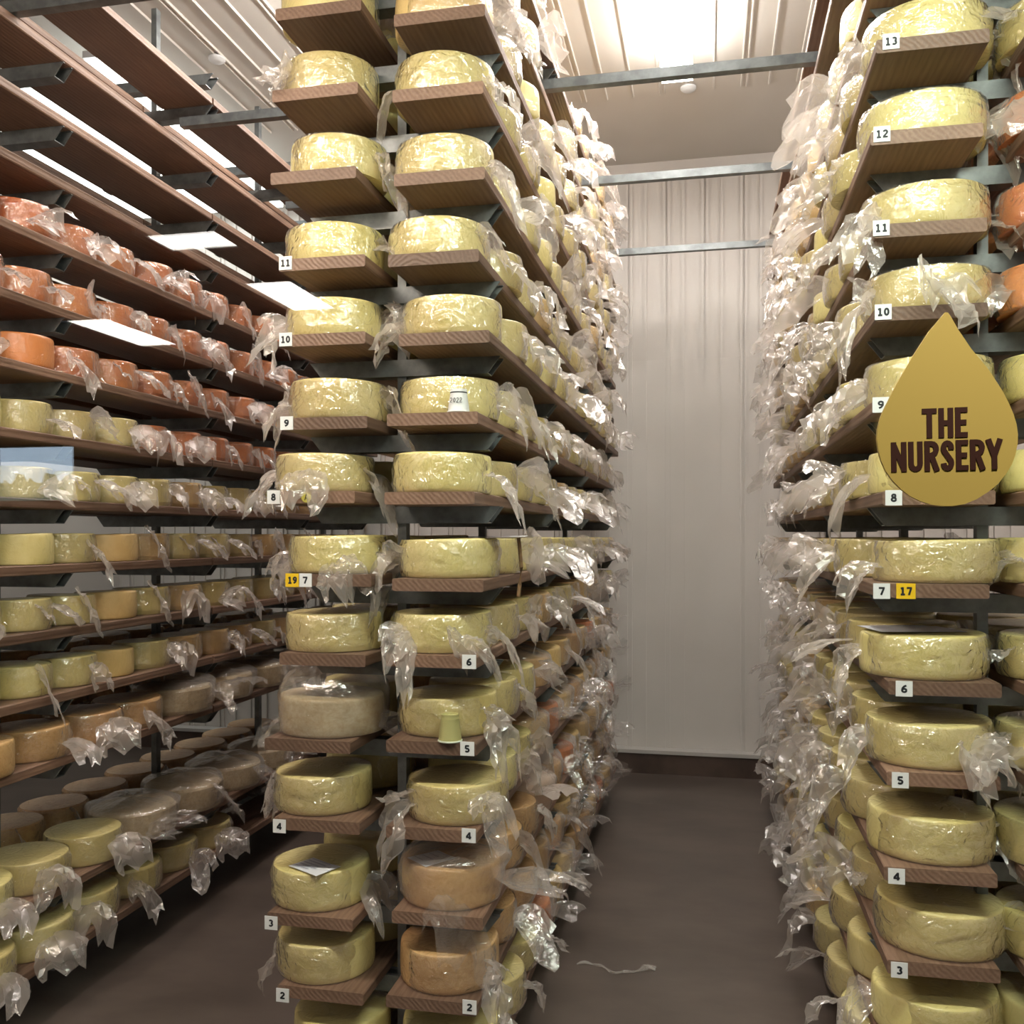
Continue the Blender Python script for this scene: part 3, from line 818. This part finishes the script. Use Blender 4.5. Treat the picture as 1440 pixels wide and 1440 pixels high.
def lettering(word, x0, x1, ztop, zbot, rot, name):
    gap = .055
    W = sum(GL[c][0] for c in word) + gap*(len(word)-1)
    H_ = ztop-zbot; sx = (x1-x0)/W
    b = MB(); x = 0
    for c in word:
        for P in GL[c][1]:
            q = [((x+p[0])*sx, p[1]*H_) for p in P]
            stroke(b, q, T_*sx*.98 if sx < H_ else T_*H_, -.0006-.00004*len(b.v)/20, 0)
        x += GL[c][0]+gap
    o = b.obj(name, M['brown'], sg, None, (x0-cx, -th-.0002, zbot-cz)); o.rotation_euler.y = -rot
    return o
def SP(a, c): return at_Y(1200+a/4.5, 420+c/4.5, SY)
p0, p1 = SP(430,700), SP(718,880); lettering('THE', p0[0], p1[0], p0[1], p1[1], R(.6), 'lettering')
p0, p1 = SP(236,912), SP(936,1090); lettering('NURSERY', p0[0], p1[0], p0[1], p1[1], R(.9), 'lettering')

# ------------------------------------------------------------------ small things on the shelves
def cup(px, pybase, n, code, hpx, wpx, mat, rim, label, yoff, text=None):
    xb, zb = boardX[(code,n)]
    Y = YF + yoff; x, _ = at_Y(px, 700, Y)
    d = project(x, Y, 2)[2]; h = hpx/F*d; r = wpx/2/F*d
    t_ = empty('paper_cup', (x, Y, zb+TH/2+.0005)); tag(t_, label, 'cup')
    b = MB(); b.lathe([(r*.97,.004),(r*.72,h*.94),(r*.74,h),(r*.66,h),(r*.64,h*.95)], 28); b.obj('cup_body', mat, t_, 40)
    b = MB(); b.lathe([(r*.97,0),(r*1.03,.0015),(r*1.03,.0045),(r*.97,.006)], 28); b.obj('cup_rim', rim, t_, 40)
    b = MB(); b.lathe([(r*.765,h*.83),(r*.775,h*.83),(r*.76,h*.88),(r*.75,h*.88)], 28); b.obj('cup_band', M['ink'] if text else M['cup_greenlit'], t_, 40)
    if text:
        me = text_mesh(text, .018, M['ink'], .10, sx=.8)
        o = link('handwriting', me, t_, (0, -r*.90, h*.5)); o.rotation_euler = (-.2, 0, 0)
# front of wheel sits 18 mm in, so these cups stand on the very edge of their boards
cup(645, 580, 9, 'CR', 33, 32, M['white'], M['white'], 'white upturned paper cup with handwritten digits before the level 9 cheese', .028, '2022')
cup(633, 1048, 5, 'CR', 38, 34, M['cup_greenlit'], M['cup'], 'green-lit upturned paper cup standing on the board tagged 5', .026)
o9 = placed.get(('CR',9,0,False))
if o9: o9.location.y += .045

def paper(name, verts, label, cat='paper', print_rows=0, parent=None):
    """a sheet given by four corners"""
    P = [Vector(p) for p in verts]; c = sum(P, Vector())/4
    b = MB(); nu, nv = 7, 7; s_ = random.Random(len(label)).uniform(0,9)
    for th_ in (0, .0008):
        def fn(u, v):
            p = P[0]*(1-u)*(1-v)+P[1]*u*(1-v)+P[2]*u*v+P[3]*(1-u)*v - c
            return (p.x, p.y, p.z + th_ + .003*sin(u*5+s_)*u*v)
        b.grid(fn, nu, nv)
    o = b.obj(name, M['paper'], None, 60, c); tag(o, label, cat)
    if print_rows:
        b = MB(); rnd = random.Random(3)
        for k in range(print_rows):
            v = .15 + .7*k/(print_rows-1); e = rnd.uniform(.45,.9)
            q = []
            for (u, vv) in ((.1,v),(e,v),(e,v+.045),(.1,v+.045)):
                p = P[0]*(1-u)*(1-vv)+P[1]*u*(1-vv)+P[2]*u*vv+P[3]*(1-u)*vv - c
                q.append((p.x, p.y, p.z+.0045))
            bs = len(b.v); b.v += q; b.face(range(bs, bs+4))
        b.obj('printed_lines', M['print'], o)
    return o
def top(code, n, i=0):
    o = placed[(code,n,i,False)] if (code,n,i,False) in placed else None
    return o.location, o.location.z + HH*o.scale.z*1.03 + .001
def sheet_on(code, n, dx, dy, w, l, rot, label, rows=0):
    c, zt = top(code, n); ca, sa = cos(rot), sin(rot)
    v = []
    for (a_, b_) in ((-w/2,-l/2),(w/2,-l/2),(w/2,l/2),(-w/2,l/2)):
        v.append((c.x+dx+a_*ca-b_*sa, c.y+dy+a_*sa+b_*ca, zt+.001))
    paper('paper_label', v, label, 'label', rows)
sheet_on('CL', 3, .02, -.105, .15, .105, R(-28), 'white printed paper label lying on the yellow wheel tagged 3', 5)
sheet_on('RR', 6, -.03, .02, .26, .20, R(12), 'white paper sheets lying on the wheel tagged 6, right rack', 0)
c, zt = top('CR', 7)
v = [(c.x-.10,c.y-.13,zt+.003),(c.x+.27,c.y-.06,zt+.003),(c.x+.25,c.y+.12,zt+.003),(c.x-.12,c.y+.05,zt+.003)]
paper('clipboard', v, 'white clipboard sheet sticking out over the aisle on level 7, middle rack', 'clipboard')
# rope hanging from the clipboard
px_, pz_ = c.x+.235, zt
b = MB()
b.tube([(px_, c.y+.02, pz_-.001), (px_+.004, c.y+.02, pz_-.03), (px_+.010, c.y+.02, pz_-.10), (px_+.004, c.y+.02, pz_-.16), (px_+.0, c.y+.02, pz_-.20)], .0065, 10)
tag(b.obj('hanging_rope', M['rope'], None, 60), 'short brown rope hanging below the clipboard on level 7', 'rope')
# label inside the top of the bag on level 3
c = placed.get(('CR',3,0,False))
if c:
    l = c.location; z0 = l.z + HH*1.0*c.scale.z + .008
    paper('paper_label', [(l.x-.13,l.y-.09,z0),(l.x-.045,l.y-.155,z0-.002),(l.x+.035,l.y-.06,z0),(l.x-.05,l.y-.0,z0)], 'white paper label on the big bagged wheel, middle rack level 3', 'label', 4)

# scrap of twisted film lying on the aisle floor
pts = []
for i in range(22):
    t_ = i/21.0
    pts.append((-.60+.36*t_, 4.28+.03*sin(t_*9)-.03*t_+(.05*max(0,t_-.8)*5 if t_ > .8 else 0), .008+.005*sin(t_*23)))
b = MB(); b.tube(pts, lambda t: .003+.004*abs(sin(t*17))+(.008 if t > .85 else 0), 6)
tag(b.obj('film_scrap', M['film'], None), 'twisted scrap of clear film lying on the aisle floor', 'plastic scrap')

# ------------------------------------------------------------------ lamps of the cheese store
def batten(x, y0, y1, label, power, w=.12, col=(1,.89,.82), z=ZC-.10, dm='lamp'):
    t_ = empty('ceiling_lamp', (x, (y0+y1)/2, z)); l = (y1-y0)/2
    tag(t_, label, 'lamp', 'long ceiling lamps')
    b = MB(); b.box(-w*.3, w*.3, -l, l, -.045, .0); b.obj('lamp_housing', M['housing'], t_)
    b = MB()
    for q in (-l*.7, l*.7): b.box(-.01, .01, q-.01, q+.01, 0, ZC-z)
    b.obj('lamp_hanger', M['steel'], t_)
    b = MB(); b.box(-w/2, w/2, -l+.02, l-.02, -.105, -.0451, taper=-.0); b.obj('lamp_diffuser', M[dm], t_)
    la = bpy.data.lights.new('lamp_light', 'AREA'); la.shape = 'RECTANGLE'; la.size = w; la.size_y = 2*l; la.energy = power; la.color = col
    o = link('lamp_light', la, t_, (0, 0, -.11))
batten(-.2, 3.1, 6.2, 'long bright ceiling lamp over the right-hand aisle', 45, .2)
batten(-2.08, 3.1, 6.4, 'ceiling lamp over the left aisle hidden by boards', 45, .12)
batten(-3.86, 5.2, 7.8, 'ceiling lamp beyond the left rack, nearest to it', 14, .16, (.93,1,.97), dm='lamp2')
batten(-4.44, 5.2, 7.8, 'ceiling lamp beyond the left rack, middle one seen through board gaps', 14, .16, (.93,1,.97), dm='lamp2')
batten(-5.12, 5.2, 7.8, 'ceiling lamp beyond the left rack, close to the left wall', 12, .16, (.93,1,.97), dm='lamp2')
batten(2.2, 3.1, 6.4, 'ceiling lamp beyond the right rack', 60, .12)
def cross_lamp(x0, x1, y, z, power, label, col):
    t_ = empty('ceiling_lamp', ((x0+x1)/2, y, z)); l = (x1-x0)/2
    tag(t_, label, 'lamp', 'lamps along the window wall')
    b = MB(); b.box(-l, l, -.07, .07, -.05, 0); b.obj('lamp_housing', M['housing'], t_)
    b = MB(); b.box(-l+.02, l-.02, -.05, .05, -.08, -.0501, taper=.01); b.obj('lamp_diffuser', M['lamp'], t_)
    la = bpy.data.lights.new('lamp_light', 'AREA'); la.shape = 'RECTANGLE'; la.size = 2*l; la.size_y = .12; la.energy = power; la.color = col
    o = link('lamp_light', la, t_, (0, 0, -.085)); o.rotation_euler = (R(28), 0, 0)
    b = MB(); b.box(-l, -l+.03, -.02, .02, 0, ZC-z) if z < ZC-.02 else None; b.box(l-.03, l, -.02, .02, 0, ZC-z)
    b.obj('lamp_hanger', M['steel'], t_)
cross_lamp(-2.6, -1.2, 1.45, 3.9, 75, 'warm lamp hung above the window, left half', (1,.80,.62))
cross_lamp(-.4, 1.2, 1.45, 3.9, 85, 'cool lamp hung above the window, right half', (.84,1,.80))
# round detectors on the ceiling
def disc(px, py, label):
    t = math.atan((px-720)/F)-YAW; k = tan(t)
    # solve for Y where the ceiling meets this pixel
    Z = ZC-.02-EYE
    d = Z*F/(HY-py); Y = d/(cY - k*sY); X = k*Y
    b = MB(); b.lathe([(.055,0),(.055,-.012),(.04,-.026),(.02,-.03)][::-1], 28)
    o = b.obj('smoke_detector', M['white'], None, 40, (X, Y, ZC-.014)); tag(o, label, 'detector')
disc(968, 124, 'round white ceiling detector just behind the aisle beam')
disc(305, 83, 'round white ceiling detector above the left aisle')

t_ = empty('added_spotlight', (.42, .70, VZ-.02)); tag(t_, 'added fill lamp brightening the yellow drop sign from the viewing room', 'added_spotlight')  # unseen lamp, added so the sign face is not dark
b = MB(); b.lathe([(.05,-.10),(.055,-.09),(.05,0)], 24, caps=False); b.lathe([(.02,0),(.02,.02)], 12); b.obj('added_lamp_shade', M['dark'], t_, 40)
la = bpy.data.lights.new('sign_fill_light', 'SPOT'); la.energy = 55; la.spot_size = R(80); la.spot_blend = .6; la.shadow_soft_size = .04; la.color = (1,.98,.94)
o = link('sign_fill_light', la, t_, (0,0,-.08)); o.rotation_euler = (R(24), 0, 0)
# ------------------------------------------------------------------ world and camera
w = bpy.data.worlds.new('world'); sc.world = w; w.use_nodes = True
w.node_tree.nodes['Background'].inputs[0].default_value = (.05,.05,.05,1)
w.node_tree.nodes['Background'].inputs[1].default_value = .3
cam = bpy.data.cameras.new('camera'); co = bpy.data.objects.new('camera', cam); COL.objects.link(co)
co.location = (0, 0, EYE); co.rotation_euler = (pi/2, 0, YAW)
cam.sensor_fit = 'HORIZONTAL'; cam.sensor_width = 36; cam.lens = 36*F/1440; cam.shift_y = (HY-720)/1440
cam.clip_start = .02
sc.camera = co
sc.view_settings.view_transform = 'Standard'; sc.view_settings.look = 'None'
sc.view_settings.exposure = -0.32; sc.view_settings.gamma = 1.0
sc.view_settings.use_curve_mapping = False
sc.cycles.transparent_max_bounces = 32; sc.cycles.max_bounces = 8; sc.cycles.use_denoising = True
sc.cycles.sample_clamp_indirect = 6
